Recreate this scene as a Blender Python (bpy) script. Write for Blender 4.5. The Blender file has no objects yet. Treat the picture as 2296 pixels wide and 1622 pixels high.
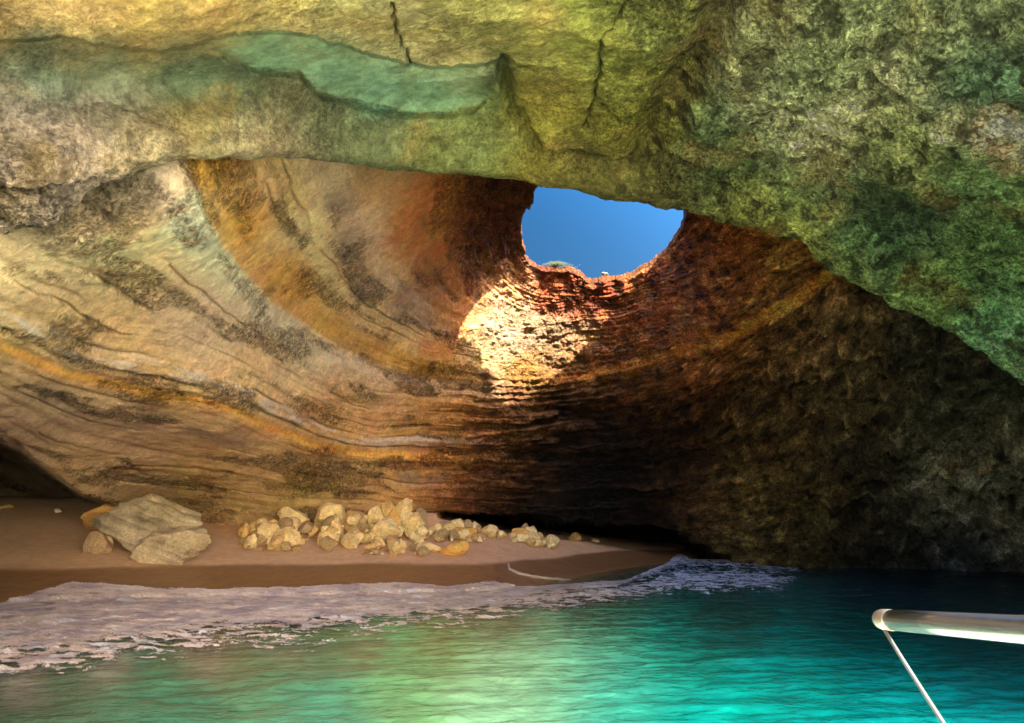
import bpy, math, random
import numpy as np
from mathutils import Vector
R = math.radians
random.seed(7); rng = np.random.default_rng(7)
scn = bpy.context.scene
col = scn.collection

# ------------------------------------------------------------------ camera
IW, IH, F = 2296.0, 1622.0, 1531.0
PITCH = math.atan((1140-811)/F)
CAMH = 2.2
cp, sp = math.cos(PITCH), math.sin(PITCH)
def ray(px, py):
    px = np.asarray(px, float); py = np.asarray(py, float)
    u = (px-IW/2)/F; v = (IH/2-py)/F
    return np.stack([u+0*v, cp-v*sp+0*u, sp+v*cp+0*u], -1)
def at(px, py, Y):
    d = ray(px, py); t = np.asarray(Y, float)/d[..., 1]
    return d*t[..., None] + np.array([0, 0, CAMH])
def proj(P):
    x = P[..., 0]; y = P[..., 1]; z = P[..., 2]-CAMH
    f = y*cp+z*sp; w = -y*sp+z*cp
    ok = f > 0.3
    f = np.where(ok, f, 0.3)
    return IW/2+F*x/f, IH/2-F*w/f, ok
cam = bpy.data.cameras.new('camera'); cam.lens = 36*F/IW; cam.sensor_width = 36
cam.clip_start = 0.05; cam.clip_end = 2000
co = bpy.data.objects.new('camera', cam); col.objects.link(co)
co.location = (0, 0, CAMH); co.rotation_euler = (math.pi/2+PITCH, 0, 0)
scn.camera = co

# ------------------------------------------------------------------ noise (vectorised gradient noise)
from concurrent.futures import ThreadPoolExecutor
_POOL = ThreadPoolExecutor(4)
_G = rng.normal(size=(256, 3)); _G /= np.linalg.norm(_G, axis=1)[:, None]; _G = _G.astype(np.float32)
_PM = np.tile(rng.permutation(256), 3).astype(np.int32)
def _perl(P, s):
    fl = np.floor(P); f = (P-fl).astype(np.float32); i = fl.astype(np.int64) & 255; i = i.astype(np.int32)
    w = f*f*f*(f*(f*6-15)+10); x, y, z = f[:, 0], f[:, 1], f[:, 2]
    w1 = (1-w, w); out = np.zeros(len(P), np.float32)
    for dx in (0, 1):
        hx = _PM[((i[:, 0]+dx+s*37) & 255)]
        for dy in (0, 1):
            hy = _PM[hx+((i[:, 1]+dy) & 255)]; wxy = w1[dx][:, 0]*w1[dy][:, 1]
            for dz in (0, 1):
                g = _G[_PM[hy+((i[:, 2]+dz+s*11) & 255)]]
                out += wxy*w1[dz][:, 2]*((x-dx)*g[:, 0]+(y-dy)*g[:, 1]+(z-dz)*g[:, 2])
    return out*1.6
def perlin(P, s=0):
    P = np.asarray(P, float); sh = P.shape[:-1]; P = P.reshape(-1, 3)
    if len(P) < 40000: return _perl(P, s).astype(float).reshape(sh)
    ch = [P[k:k+24000] for k in range(0, len(P), 24000)]
    return np.concatenate(list(_POOL.map(lambda c: _perl(c, s), ch))).astype(float).reshape(sh)
def fbm(P, o=4, s=0, gain=.5, ridge=False):
    a = 1; t = 0; n = 0; P = np.asarray(P, float)
    for k in range(o):
        v = perlin(P, s+k*17)
        if ridge: v = 1-2*np.abs(v)*1.4
        t = t+a*v; n += a; a *= gain; P = P*2.03+11.3
    return t/n
def ss(a, b, x):
    t = np.clip((x-a)/(b-a), 0, 1); return t*t*(3-2*t)

# ------------------------------------------------------------------ helpers
def rbf(pts, vals, smooth=0.0, lin=True):
    pts = np.array(pts, float)/1000; vals = np.array(vals, float)
    if vals.ndim == 1: vals = vals[:, None]
    n = len(pts); d = np.linalg.norm(pts[:, None]-pts[None], axis=2)
    K = np.where(d > 0, d*d*np.log(d+1e-9), 0)+smooth*np.eye(n)
    Pm = np.hstack([np.ones((n, 1)), pts]); A = np.zeros((n+3, n+3))
    A[:n, :n] = K; A[:n, n:] = Pm; A[n:, :n] = Pm.T
    c = np.linalg.solve(A, np.vstack([vals, np.zeros((3, vals.shape[1]))]))
    def f(px, py):
        q = np.stack([np.asarray(px, float).ravel(), np.asarray(py, float).ravel()], 1)/1000
        o = np.ones((len(q), 1))@c[n:n+1]+q@c[n+1:]
        for k in range(n):
            r = np.linalg.norm(q-pts[k], axis=1)
            o += (r*r*np.log(r+1e-9))[:, None]*c[k]
        return o.reshape(np.shape(px)+(vals.shape[1],)).squeeze(-1) if vals.shape[1] == 1 else o.reshape(np.shape(px)+(-1,))
    return f
LX = np.arange(-1000, 3321, 8.0); LYg = np.arange(-520, 1721, 8.0)
_LXX, _LYY = np.meshgrid(LX, LYg, indexing='ij')
def lut(f):
    """tabulate a smooth field once on a lattice, then look it up bilinearly"""
    T_ = f(_LXX, _LYY)
    def g(px, py):
        a = np.clip((np.asarray(px, float)-LX[0])/8, 0, len(LX)-1.001); b = np.clip((np.asarray(py, float)-LYg[0])/8, 0, len(LYg)-1.001)
        i = a.astype(int); j = b.astype(int); a = a-i; b = b-j
        if T_.ndim == 3: a = a[..., None]; b = b[..., None]
        return (T_[i, j]*(1-a)+T_[i+1, j]*a)*(1-b)+(T_[i, j+1]*(1-a)+T_[i+1, j+1]*a)*b
    return g
def lin(c):
    c = np.asarray(c, float)/255
    return np.where(c <= .04045, c/12.92, ((c+.055)/1.055)**2.4)
def splat(px, py, tab, sig): return lut(lambda a, b: _splat(a, b, tab, sig))(px, py)
def _splat(px, py, tab, sig):
    """gaussian weighted blend of the colours in tab [(px,py,(r,g,b)[,sigma scale])]"""
    out = np.zeros(np.shape(px)+(3,)); w = np.full(np.shape(px), 1e-9)
    for row in tab:
        s = sig*(row[3] if len(row) > 3 else 1)
        k = np.exp(-((px-row[0])**2+(py-row[1])**2)/(2*s*s))
        k = k+1e-5*np.exp(-((px-row[0])**2+(py-row[1])**2)**.5/400)
        out += k[..., None]*lin(row[2]); w += k
    return out/w[..., None]
def mesh_grid(name, P, mat, C=None, closed=False, flip=False, kind=None, parent=None, attrs=None):
    n, m = P.shape[:2]
    idx = np.arange(n*m).reshape(n, m)
    a = idx[:-1, :-1]; b = idx[1:, :-1]; c = idx[1:, 1:]; d = idx[:-1, 1:]
    q = np.stack([a, b, c, d], -1).reshape(-1, 4)
    if closed:
        e = np.stack([idx[-1, :-1], idx[0, :-1], idx[0, 1:], idx[-1, 1:]], -1)
        q = np.vstack([q, e])
    if flip: q = q[:, ::-1]
    me = bpy.data.meshes.new(name)
    me.vertices.add(n*m); me.vertices.foreach_set('co', P.reshape(-1).astype(np.float32))
    me.loops.add(len(q)*4); me.loops.foreach_set('vertex_index', q.reshape(-1).astype(np.int32))
    me.polygons.add(len(q)); me.polygons.foreach_set('loop_start', np.arange(0, len(q)*4, 4, dtype=np.int32))
    me.polygons.foreach_set('loop_total', np.full(len(q), 4, dtype=np.int32))
    me.polygons.foreach_set('use_smooth', np.ones(len(q), dtype=bool))
    me.update(); me.validate()
    if C is not None:
        at_ = me.color_attributes.new('Col', 'FLOAT_COLOR', 'POINT')
        CC = np.ones((n*m, 4), np.float32); CC[:, :C.shape[-1]] = C.reshape(n*m, -1)
        at_.data.foreach_set('color', CC.reshape(-1))
    me.materials.append(mat)
    o = bpy.data.objects.new(name, me); col.objects.link(o)
    if kind: o['kind'] = kind
    if parent: o.parent = parent
    return o
def gnormal(P, closed=False):
    if closed: du = np.roll(P, -1, 0)-np.roll(P, 1, 0)
    else: du = np.gradient(P, axis=0)
    dv = np.gradient(P, axis=1)
    n = np.cross(du, dv); n /= np.linalg.norm(n, axis=-1)[..., None]+1e-9
    return n
def tag(o, label, cat, group=None):
    o['label'] = label; o['category'] = cat
    if group: o['group'] = group

# ------------------------------------------------------------------ materials
def newmat(name):
    m = bpy.data.materials.new(name); m.use_nodes = True
    nt = m.node_tree; b = nt.nodes['Principled BSDF']
    return m, nt, b
def N(nt, t, **kw):
    n = nt.nodes.new(t)
    for k, v in kw.items():
        if k.startswith('_'): setattr(n, k[1:], v)
        else: n.inputs[k.replace('0', ' ')].default_value = v
    return n
def rock_mat(name, scale=1.0, bump=.6, contrast=.6, base=None, spec=.25, rough=.9, dist=.06, crev=.5):
    m, nt, b = newmat(name); L = nt.links.new
    tc = nt.nodes.new('ShaderNodeTexCoord')
    if base is None:
        c = nt.nodes.new('ShaderNodeVertexColor'); c.layer_name = 'Col'; cout = c.outputs['Color']
    else:
        c = nt.nodes.new('ShaderNodeRGB'); c.outputs[0].default_value = (*base, 1); cout = c.outputs[0]
    n1 = N(nt, 'ShaderNodeTexNoise', Scale=3.2*scale, Detail=9, Roughness=.68, Distortion=.35)
    n2 = N(nt, 'ShaderNodeTexNoise', Scale=11*scale, Detail=6, Roughness=.7, Distortion=.6)
    n3 = N(nt, 'ShaderNodeTexNoise', Scale=.9*scale, Detail=5, Roughness=.6)
    for n in (n1, n2, n3): L(tc.outputs['Object'], n.inputs['Vector'])
    mr = nt.nodes.new('ShaderNodeMapRange'); mr.inputs[1].default_value = .33; mr.inputs[2].default_value = .66
    mr.inputs[3].default_value = 1-contrast; mr.inputs[4].default_value = 1+contrast*.85
    L(n2.outputs['Fac'], mr.inputs[0])
    mr3 = nt.nodes.new('ShaderNodeMapRange'); mr3.inputs[1].default_value = .35; mr3.inputs[2].default_value = .65
    mr3.inputs[3].default_value = 1-contrast*.45; mr3.inputs[4].default_value = 1+contrast*.35
    L(n1.outputs['Fac'], mr3.inputs[0])
    mask = c.outputs['Alpha'] if base is None else None
    # fine grain fades on smooth rock (mask from the mesh), crinkled crevices on crusty rock
    lf = nt.nodes.new('ShaderNodeMix'); lf.data_type = 'FLOAT'; lf.inputs['A'].default_value = 1.0; L(mr.outputs[0], lf.inputs['B']); L(mask, lf.inputs['Factor'])
    n4 = N(nt, 'ShaderNodeTexNoise', Scale=4.6*scale, Detail=7, Roughness=.62, Distortion=.8); L(tc.outputs['Object'], n4.inputs['Vector'])
    s4 = nt.nodes.new('ShaderNodeMath'); s4.operation = 'SUBTRACT'; s4.inputs[1].default_value = .5; L(n4.outputs['Fac'], s4.inputs[0])
    a4 = nt.nodes.new('ShaderNodeMath'); a4.operation = 'ABSOLUTE'; L(s4.outputs[0], a4.inputs[0])
    m4 = nt.nodes.new('ShaderNodeMapRange'); m4.inputs[1].default_value = 0; m4.inputs[2].default_value = .055; m4.inputs[3].default_value = crev; m4.inputs[4].default_value = 1.08; L(a4.outputs[0], m4.inputs[0])
    l4 = nt.nodes.new('ShaderNodeMix'); l4.data_type = 'FLOAT'; l4.inputs['A'].default_value = 1.0; L(m4.outputs[0], l4.inputs['B']); L(mask, l4.inputs['Factor'])
    vo = N(nt, 'ShaderNodeTexVoronoi', Scale=8.5*scale); vo.inputs['Randomness'].default_value = 1
    dn = nt.nodes.new('ShaderNodeMixRGB'); dn.blend_type = 'LINEAR_LIGHT'; dn.inputs[0].default_value = .12/scale; L(tc.outputs['Object'], dn.inputs[1]); L(n2.outputs['Color'], dn.inputs[2]); L(dn.outputs[0], vo.inputs['Vector'])
    mv = nt.nodes.new('ShaderNodeMapRange'); mv.inputs[1].default_value = .12; mv.inputs[2].default_value = .42; mv.inputs[3].default_value = .42; mv.inputs[4].default_value = 1.12; L(vo.outputs['Distance'], mv.inputs[0])
    lv = nt.nodes.new('ShaderNodeMix'); lv.data_type = 'FLOAT'; lv.inputs['A'].default_value = 1.0; L(mv.outputs[0], lv.inputs['B']); L(mask, lv.inputs['Factor'])
    mq = nt.nodes.new('ShaderNodeMath'); mq.operation = 'MULTIPLY'; L(l4.outputs['Result'], mq.inputs[0]); L(lv.outputs['Result'], mq.inputs[1]); l4o = mq.outputs[0]
    m0 = nt.nodes.new('ShaderNodeMath'); m0.operation = 'MULTIPLY'; L(lf.outputs['Result'], m0.inputs[0]); L(l4o, m0.inputs[1])
    mu = nt.nodes.new('ShaderNodeMath'); mu.operation = 'MULTIPLY'; L(m0.outputs[0], mu.inputs[0]); L(mr3.outputs[0], mu.inputs[1])
    vm = nt.nodes.new('ShaderNodeVectorMath'); vm.operation = 'SCALE'; L(cout, vm.inputs[0]); L(mu.outputs[0], vm.inputs['Scale'])
    hs = nt.nodes.new('ShaderNodeHueSaturation'); L(vm.outputs[0], hs.inputs['Color'])
    mh = nt.nodes.new('ShaderNodeMapRange'); mh.inputs[1].default_value = .3; mh.inputs[2].default_value = .7
    mh.inputs[3].default_value = .485; mh.inputs[4].default_value = .515
    L(n3.outputs['Fac'], mh.inputs[0]); L(mh.outputs[0], hs.inputs['Hue'])
    L(hs.outputs[0], b.inputs['Base Color'])
    b.inputs['Roughness'].default_value = rough; b.inputs['Specular IOR Level'].default_value = spec
    ad = nt.nodes.new('ShaderNodeMath'); ad.operation = 'MULTIPLY_ADD'; ad.inputs[1].default_value = .45
    L(n2.outputs['Fac'], ad.inputs[0]); L(n1.outputs['Fac'], ad.inputs[2])
    ad2 = nt.nodes.new('ShaderNodeMath'); ad2.operation = 'MULTIPLY_ADD'; ad2.inputs[1].default_value = .25; L(l4o, ad2.inputs[0]); L(ad.outputs[0], ad2.inputs[2]); ad = ad2
    bs = nt.nodes.new('ShaderNodeMath'); bs.operation = 'MULTIPLY_ADD'; bs.inputs[1].default_value = bump*.75; bs.inputs[2].default_value = bump*.25; L(mask, bs.inputs[0])
    bp = nt.nodes.new('ShaderNodeBump'); bp.inputs['Strength'].default_value = bump; bp.inputs['Distance'].default_value = dist*4
    L(bs.outputs[0], bp.inputs['Strength']); L(ad.outputs[0], bp.inputs['Height']); L(bp.outputs[0], b.inputs['Normal'])
    return m
M_wall = rock_mat('cave_wall_rock', 1.0, .95, .5, dist=.13)
M_roof = rock_mat('cave_roof_rock', 1.5, 1.0, .75, dist=.12)
M_rock = rock_mat('boulder_rock', 1.6, .9, .35, dist=.06, crev=.7)

# ================================================================== CAVE WALL (dome with the oculus)
rim_px = [(1210,417),(1199,434),(1195,454),(1172,485),(1170,535),(1175,566),(1188,596),(1222,609),(1277,609),(1300,620),
          (1327,638),(1351,628),(1412,623),(1436,607),(1470,586),(1500,556),(1524,522),(1537,488),(1538,455),(1500,405),(1430,378),(1350,368),(1270,382)]
OC = (1355, 505)
WY = [(-700,300,6.0),(-700,800,8.5),(-700,1150,14),(-300,600,7.6),(-300,900,12),(0,600,8.8),(0,800,10.8),(0,950,14),(150,480,8.8),(250,700,12.3),(430,400,9.9),(250,900,15.5),
 (500,930,18),(640,700,17.9),(300,1050,21),(500,1100,24),(500,1160,25.5),(300,1150,25),(700,900,21.5),(870,1130,27.5),(900,1000,26.5),
 (1000,820,25.3),(850,600,19.5),(750,400,14),(950,420,16.5),(1100,420,19),(1165,520,23.6),(1100,650,25.8),(1180,600,26),(1330,635,27),
 (1430,620,26.6),(1530,500,23.6),(1200,430,19.8),(1540,465,20.8),(1350,368,19.4),(1200,780,27.7),(1350,800,28),(1250,880,28.3),(1250,1000,29),
 (1250,1140,29.5),(1450,1190,30),(1600,780,23),(1870,640,16.3),(1700,560,18.2),(1800,850,21),(1600,1000,27),(1600,1240,28.5),(1900,1000,22.5),
 (1900,1260,26.5),(2100,900,18.7),(2296,1000,18),(2296,1270,24.7),(2100,1270,25.7),(2700,1200,19),(2700,900,14.5),(3000,1200,16),(2100,780,16.6),(2296,860,15.3),
 (1170,250,14.5),(750,220,12.4),(1530,300,16),(1800,360,14.6),(2100,560,14.2),(2500,690,13.3),(3000,800,12),(430,210,10.3),(0,330,8.6),(1350,250,15.5),(-700,200,6),
 (0,1300,22),(600,1300,26),(1250,1330,29),(1800,1330,27)]
fY = rbf([(a, b) for a, b, _ in WY], [math.log(c) for _, _, c in WY], 1e-4); fY = lut(fY)
# strata height index
S_TAB = []
for s, pts in {0:[(1170,500),(1188,596),(1277,609),(1327,638),(1430,607),(1530,500)],
  2:[(1060,420),(1060,560),(1120,660),(1320,690),(1460,660),(1620,560)],
  3.5:[(740,400),(800,600),(950,720),(1100,770),(1330,760),(1500,720),(1720,600)],
  4.4:[(540,370),(720,640),(880,760),(1060,815)],
  5:[(420,350),(640,700),(1000,850),(1250,865),(1600,790),(1870,640)],
  6.5:[(0,640),(250,760),(640,900),(850,970),(1250,960),(1600,890),(2000,780)],
  7.5:[(0,800),(500,930),(900,1030),(1250,1050),(1500,1020),(2000,930),(2296,900)],
  8.5:[(0,900),(300,1010),(700,1080),(900,1110),(1250,1110),(1600,1100),(2200,1060)],
  9.6:[(300,1145),(870,1150),(1500,1190),(2200,1220)]}.items():
    S_TAB += [(a, b, s) for a, b in pts]
fS = rbf([(a, b) for a, b, _ in S_TAB], [c for *_, c in S_TAB], 1e-3); fS = lut(fS)

NP, NT = 1500, 800
rp = np.array(rim_px, float)
rp = np.vstack([rp, rp[:1]])
dd = np.r_[0, np.cumsum(np.linalg.norm(np.diff(rp, axis=0), axis=1))]
ang_r = np.arctan2(rp[:-1, 1]-OC[1], rp[:-1, 0]-OC[0]); rad_r = np.hypot(rp[:-1, 1]-OC[1], rp[:-1, 0]-OC[0])
o_ = np.argsort(ang_r); ang_r = ang_r[o_]; rad_r = rad_r[o_]
# angular sampling: denser towards the parts that show largest
phi = np.linspace(-math.pi, math.pi, NP, endpoint=False)
dens = 1+1.0*np.exp(-((np.abs(phi)-math.pi*.86)/.45)**2)+.5*np.exp(-((phi-.5)/.6)**2)
dens[(phi < -.35) & (phi > -2.6)] *= .35
cum = np.r_[0, np.cumsum(dens)]; phi = np.interp(np.linspace(0, cum[-1], NP, endpoint=False), cum, np.r_[phi, math.pi])
rin = np.interp(phi, ang_r, rad_r, period=2*math.pi)
rin = rin*(1+.018*perlin(np.stack([np.cos(phi)*14, np.sin(phi)*14, 0*phi], -1))+.012*perlin(np.stack([np.cos(phi)*45, np.sin(phi)*45, 0*phi], -1)))
# outer boundary: rectangle in view angles, top edge hidden behind the arch lip
lip_x = [-900,-700,-300,0,100,180,300,430,620,750,930,1170,1210,1270,1361,1419,1470,1534,1640,1730,1800,1870,1960,2100,2200,2296,2600,3000,3300]
lip_y = [900,860,690,528,492,430,385,357,354,366,386,403,414,424,447,450,455,470,497,518,540,602,655,722,780,845,1010,1200,1260]
LYx = [-900,-700,0,430,750,1170,1530,1800,2100,2296,2600,3300]
LYy = [6,6.3,8.0,8.7,11,13,13.5,13,12.5,12,11,9.5]
def sinterp(px, xs, ys, sg=70):
    g_ = np.arange(-1000, 3400, 10.0); v = np.interp(g_, xs, ys); k = np.exp(-(np.arange(-25, 26)*10/sg)**2/2); k /= k.sum()
    return np.interp(px, g_, np.convolve(np.pad(v, 25, mode='edge'), k, 'valid'))
def lippy(px): return np.interp(px, lip_x, lip_y)
def lipY(px): return sinterp(px, LYx, LYy, 90)
X0, X1, Y1 = -700.0, 3000.0, 1335.0
def rout(ph):
    c, s = np.cos(ph), np.sin(ph)
    lo = np.zeros_like(ph); hi = np.full_like(ph, 3000.0)
    for _ in range(40):
        mid = (lo+hi)/2; x = OC[0]+mid*c; y = OC[1]+mid*s
        ins = (x > X0) & (x < X1) & (y < Y1) & (y > lippy(x)-165)
        lo = np.where(ins, mid, lo); hi = np.where(ins, hi, mid)
    return lo
rO = np.maximum(rout(phi), rin+30)
T = np.linspace(0, 1, NT)
Tw = T**1.25
rr = rin[:, None]+(rO-rin)[:, None]*Tw[None]
PX = OC[0]+rr*np.cos(phi)[:, None]; PY = OC[1]+rr*np.sin(phi)[:, None]
YY = np.exp(fY(PX, PY))
# undercut hollows (left grotto and low black slot at the back of the beach)
wob = 9*perlin(np.stack([PX/90, PY*0, PX*0], -1))+4*perlin(np.stack([PX/30, PY*0, PX*0], -1), 3)
edgeL = np.interp(PX, [-700,0,60,110,180,235,262], [955,985,1012,1052,1103,1122,1150])+wob*.5
mL = ss(0, 16, PY-edgeL)*ss(285, 235, PX)
YY = YY+mL*22*ss(-5, 60, PY-edgeL)+mL*4
edgeB = np.interp(PX, [850,930,1060,1200,1330,1450,1520,1600,1700], [1190,1146,1150,1154,1168,1176,1195,1236,1300])+wob
mB = ss(0, 14, PY-edgeB)*ss(840, 930, PX)*ss(1720, 1600, PX)
YY = YY+mB*10*ss(-5, 30, PY-edgeB)+mB*2
P = at(PX, PY, YY)
S = fS(PX, PY)
nrm = gnormal(P, True)
view = P-np.array([0, 0, CAMH]); nrm *= -np.sign((nrm*view).sum(-1))[..., None]
Q = P.copy()
right = np.maximum(ss(1000, 1300, PX+.3*(PY-700)), .75*ss(1000, 1080, PX+20*perlin(P*.9, 39))*ss(680, 560, PY))
# relief: big undulation, stratified ledges, knobbly erosion
S2 = S+.12*fbm(P*.35, 3, 5)+.10*right*fbm(P*1.3, 3, 6)
led = perlin(np.stack([S2*3.1, P[..., 0]*.05, P[..., 1]*.05], -1), 31)+.6*perlin(np.stack([S2*8.3, P[..., 0]*.1, P[..., 1]*.1], -1), 32)+.15*perlin(np.stack([S2*21, P[..., 0]*.2, P[..., 1]*.2], -1), 33)
knob = fbm(P*1.1, 5, 41, .55)
kr = fbm(P*.9, 4, 44, .55, True)
rough_left = ss(0, 1, (fbm(np.stack([S2*1.5, P[..., 0]*.22, P[..., 1]*.22], -1), 4, 52, .6)+.10*fbm(P*2.5, 3, 53)+.02)*4)           # patches of rough crust on the smooth left wall
A = .12+.10*right
rimf = ss(4.8, 3.4, S)*ss(950, 1100, PX)
Dv = .35*fbm(P*.22, 3, 3)
lw = ss(4.6, 6.0, S)*right*ss(2100, 1500, PX)*np.clip(.55+1.6*fbm(P*.4, 3, 38), .1, 1.1)
pm0 = np.exp(-((PX-1160)/180)**2-((PY-760)/160)**2)
led2 = ss(.02, .16, perlin(np.stack([S2*4.2, P[..., 0]*.22, P[..., 1]*.22], -1), 36))-.5
led3 = ss(.0, .12, perlin(np.stack([S2*9.5, P[..., 0]*.3, P[..., 1]*.3], -1), 37))-.5
kn2 = fbm(P*.55, 5, 46, .6)*ss(1450, 1800, PX)
kr2 = fbm(P*np.array([1.0, 1.0, 1.5]), 5, 48, .6, True)*ss(1400, 1750, PX)
Dp = kn2*1.3-kr2*.28+led2*.34*lw+led3*.16*lw+led3*.07*right*(1-pm0)+led*(.05+.06*right)*(1-.35*pm0)+knob*(.05+.08*rough_left*(1-right)+.42*right)-kr*(.02+.16*right)+rimf*.12*fbm(P*2.6, 4, 61)
fine = fbm(P*4.5, 4, 71, .6)
Dp += fine*(.015+.05*rough_left*(1-right)+.13*right)
edgefade = ss(0, .015, T)[None]
gro = np.zeros(S.shape)
for k, (c, w) in enumerate([(5.55,.012),(5.95,.014),(6.35,.012),(6.68,.02),(7.06,.024),(7.6,.02),(8.15,.016),(8.75,.02),(9.1,.014),(4.2,.014),(3.9,.014)]):
    gro = np.maximum(gro, np.exp(-((S2+.03*perlin(P*1.6, 140+k)-c)/w)**2)*ss(-.12, .12, perlin(P*.35, 150+k)))
Dp -= gro*.10*(1-right)
vw = -view/np.linalg.norm(view, axis=-1)[..., None]
P = P+nrm*(Dp*(.3+.7*edgefade))[..., None]+vw*(Dv*(.3+.7*edgefade))[..., None]

# wall rock colour with part of its shading painted in; sun patch toned down
wx = PX+30*fbm(Q*.5, 4, 80)+26*fbm(Q*2.0, 4, 82, .6); wy = PY+26*fbm(Q*.5, 4, 81)+22*fbm(Q*2.0, 4, 83, .6)
WC = [(-400,500,(170,150,120)),(-400,900,(180,150,100)),(60,640,(185,160,120)),(200,600,(186,164,124)),(100,500,(118,104,84),.7),(250,440,(112,98,78),.7),(360,400,(140,124,104),.6),(450,480,(196,176,148),.7),
 (560,620,(198,172,140),.8),(700,760,(200,170,130),.8),(850,850,(196,156,106),.8),(300,620,(190,160,112)),(420,740,(180,156,124)),(200,720,(190,156,104)),(60,760,(196,160,98)),(350,850,(196,154,90)),
 (600,880,(200,160,104)),(100,880,(160,132,96)),(300,960,(170,140,104)),(550,1000,(172,138,92)),(250,1070,(180,150,100)),(500,1080,(166,134,70)),(750,1060,(170,132,70)),(700,1120,(140,110,44)),(850,1100,(160,118,50),.7),
 (800,950,(200,150,80)),(950,900,(184,136,76)),(1000,1000,(150,100,56)),
 (470,380,(140,100,46),.5),(560,500,(160,112,44),.5),(640,620,(172,122,48),.5),(740,730,(180,128,48),.5),(880,800,(186,130,50),.5),(980,810,(170,100,34),.4),
 (620,430,(160,130,78),.6),(700,520,(186,156,102),.6),(760,650,(196,160,100),.6),(880,730,(196,152,90),.6),(720,400,(166,142,106),.5),
 (760,440,(128,106,88),.4),(775,540,(128,106,88),.4),(830,630,(134,108,86),.4),(920,690,(140,110,80),.4),(830,500,(180,148,114),.45),(860,600,(186,148,104),.45),(860,440,(160,120,76),.5),
 (960,480,(166,104,40),.7),(940,560,(160,96,36),.7),(1000,600,(130,74,30),.6),(1080,480,(110,56,28),.6),(1130,420,(110,60,28),.5),(1120,560,(120,64,34),.5),(1010,690,(150,96,44),.5),
 (1150,640,(160,112,70),.5),(1250,650,(160,76,36),.45),(1330,660,(156,74,38),.35),(1400,645,(150,72,40),.4),(1290,690,(150,80,44),.4),(1150,740,(162,132,98),.6),(1270,760,(156,124,90),.6),(1080,800,(166,132,84),.5),
 (1180,830,(166,116,46),.4),(1110,870,(160,130,96),.35),(1320,800,(190,130,66),.5),(1450,700,(180,98,46)),(1550,600,(160,86,44)),(1650,550,(160,98,46)),(1500,780,(190,120,58)),(1400,850,(166,106,52)),
 (1600,700,(164,98,48)),(1760,620,(150,104,50)),(1500,880,(100,66,34)),(1250,930,(130,86,46)),(1100,950,(140,92,48)),(1700,760,(110,78,44)),(1850,750,(104,84,54)),
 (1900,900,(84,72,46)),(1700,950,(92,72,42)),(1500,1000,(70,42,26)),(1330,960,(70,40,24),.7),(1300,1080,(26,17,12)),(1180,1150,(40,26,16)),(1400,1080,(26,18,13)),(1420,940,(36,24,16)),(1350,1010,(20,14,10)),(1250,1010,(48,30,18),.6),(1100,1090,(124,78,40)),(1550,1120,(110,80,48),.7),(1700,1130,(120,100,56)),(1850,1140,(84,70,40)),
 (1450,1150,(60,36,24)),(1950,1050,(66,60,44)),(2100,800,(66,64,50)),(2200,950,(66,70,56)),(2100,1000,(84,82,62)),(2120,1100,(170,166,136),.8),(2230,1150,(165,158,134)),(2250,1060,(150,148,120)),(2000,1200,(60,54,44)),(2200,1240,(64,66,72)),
 (2700,1000,(80,80,60)),(1350,300,(120,70,34)),(900,300,(130,100,60)),(1900,500,(120,90,50))]
C = splat(wx, wy, WC, 62)
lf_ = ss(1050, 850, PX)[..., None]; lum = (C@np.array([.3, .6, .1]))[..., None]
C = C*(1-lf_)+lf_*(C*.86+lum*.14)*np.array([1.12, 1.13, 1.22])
# strata stripes
def stripe(c, w, S=S2): return np.exp(-((S-c)/w)**2)
n5 = fbm(Q*.8, 4, 91)
def mixc(C, colr, k): k = np.clip(k, 0, 1)[..., None]; return C*(1-k)+lin(colr)*k
left = ss(1150, 950, PX)
# right-hand orange seam, left ochre seam with sharp lower edge
C = mixc(C, (216,144,58), stripe(4.75, .15)*ss(1200, 1400, PX)*ss(1880, 1840, PX)*(.9+n5))
C = mixc(C, (184,136,58), ss(5.05, 4.95, S2+.05*fbm(Q*1.2, 4, 84))*ss(4.1, 4.8, S2)*left*.75)
C = mixc(C, (206,186,160), ss(4.95, 5.06, S2)*ss(5.7, 5.2, S2)*left*ss(430, 480, PX+.2*PY)*.3)
C = mixc(C, (196,190,188), stripe(6.85, .13)*left*ss(.0, .3, perlin(np.stack([S2*9, Q[..., 0]*.9, Q[..., 1]*.9], -1), 85)+.12)*.62)
C = mixc(C, (120,112,104), stripe(7.02, .05)*left*ss(.0, .2, n5+.1)*.7)
C = mixc(C, (204,146,60), stripe(7.35, .11)*left*.8)
C = mixc(C, (150,92,34), stripe(7.56, .05)*left*.6*ss(-.3, .1, n5))
C = mixc(C, (130,112,96), stripe(7.95, .26)*left*ss(-.1, .25, n5)*.7)
C = mixc(C, (140,116,96), stripe(3.55, .12)*left*ss(-.2, .25, n5)*.6)
for k, (c, w) in enumerate([(5.9,.03),(6.2,.02),(8.3,.03),(8.8,.04),(4.15,.03),(2.8,.04),(9.1,.03)]):
    C = mixc(C, (110,80,48), stripe(c, w)*ss(-.05, .3, perlin(Q*.5, 200+k))*.6)
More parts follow.
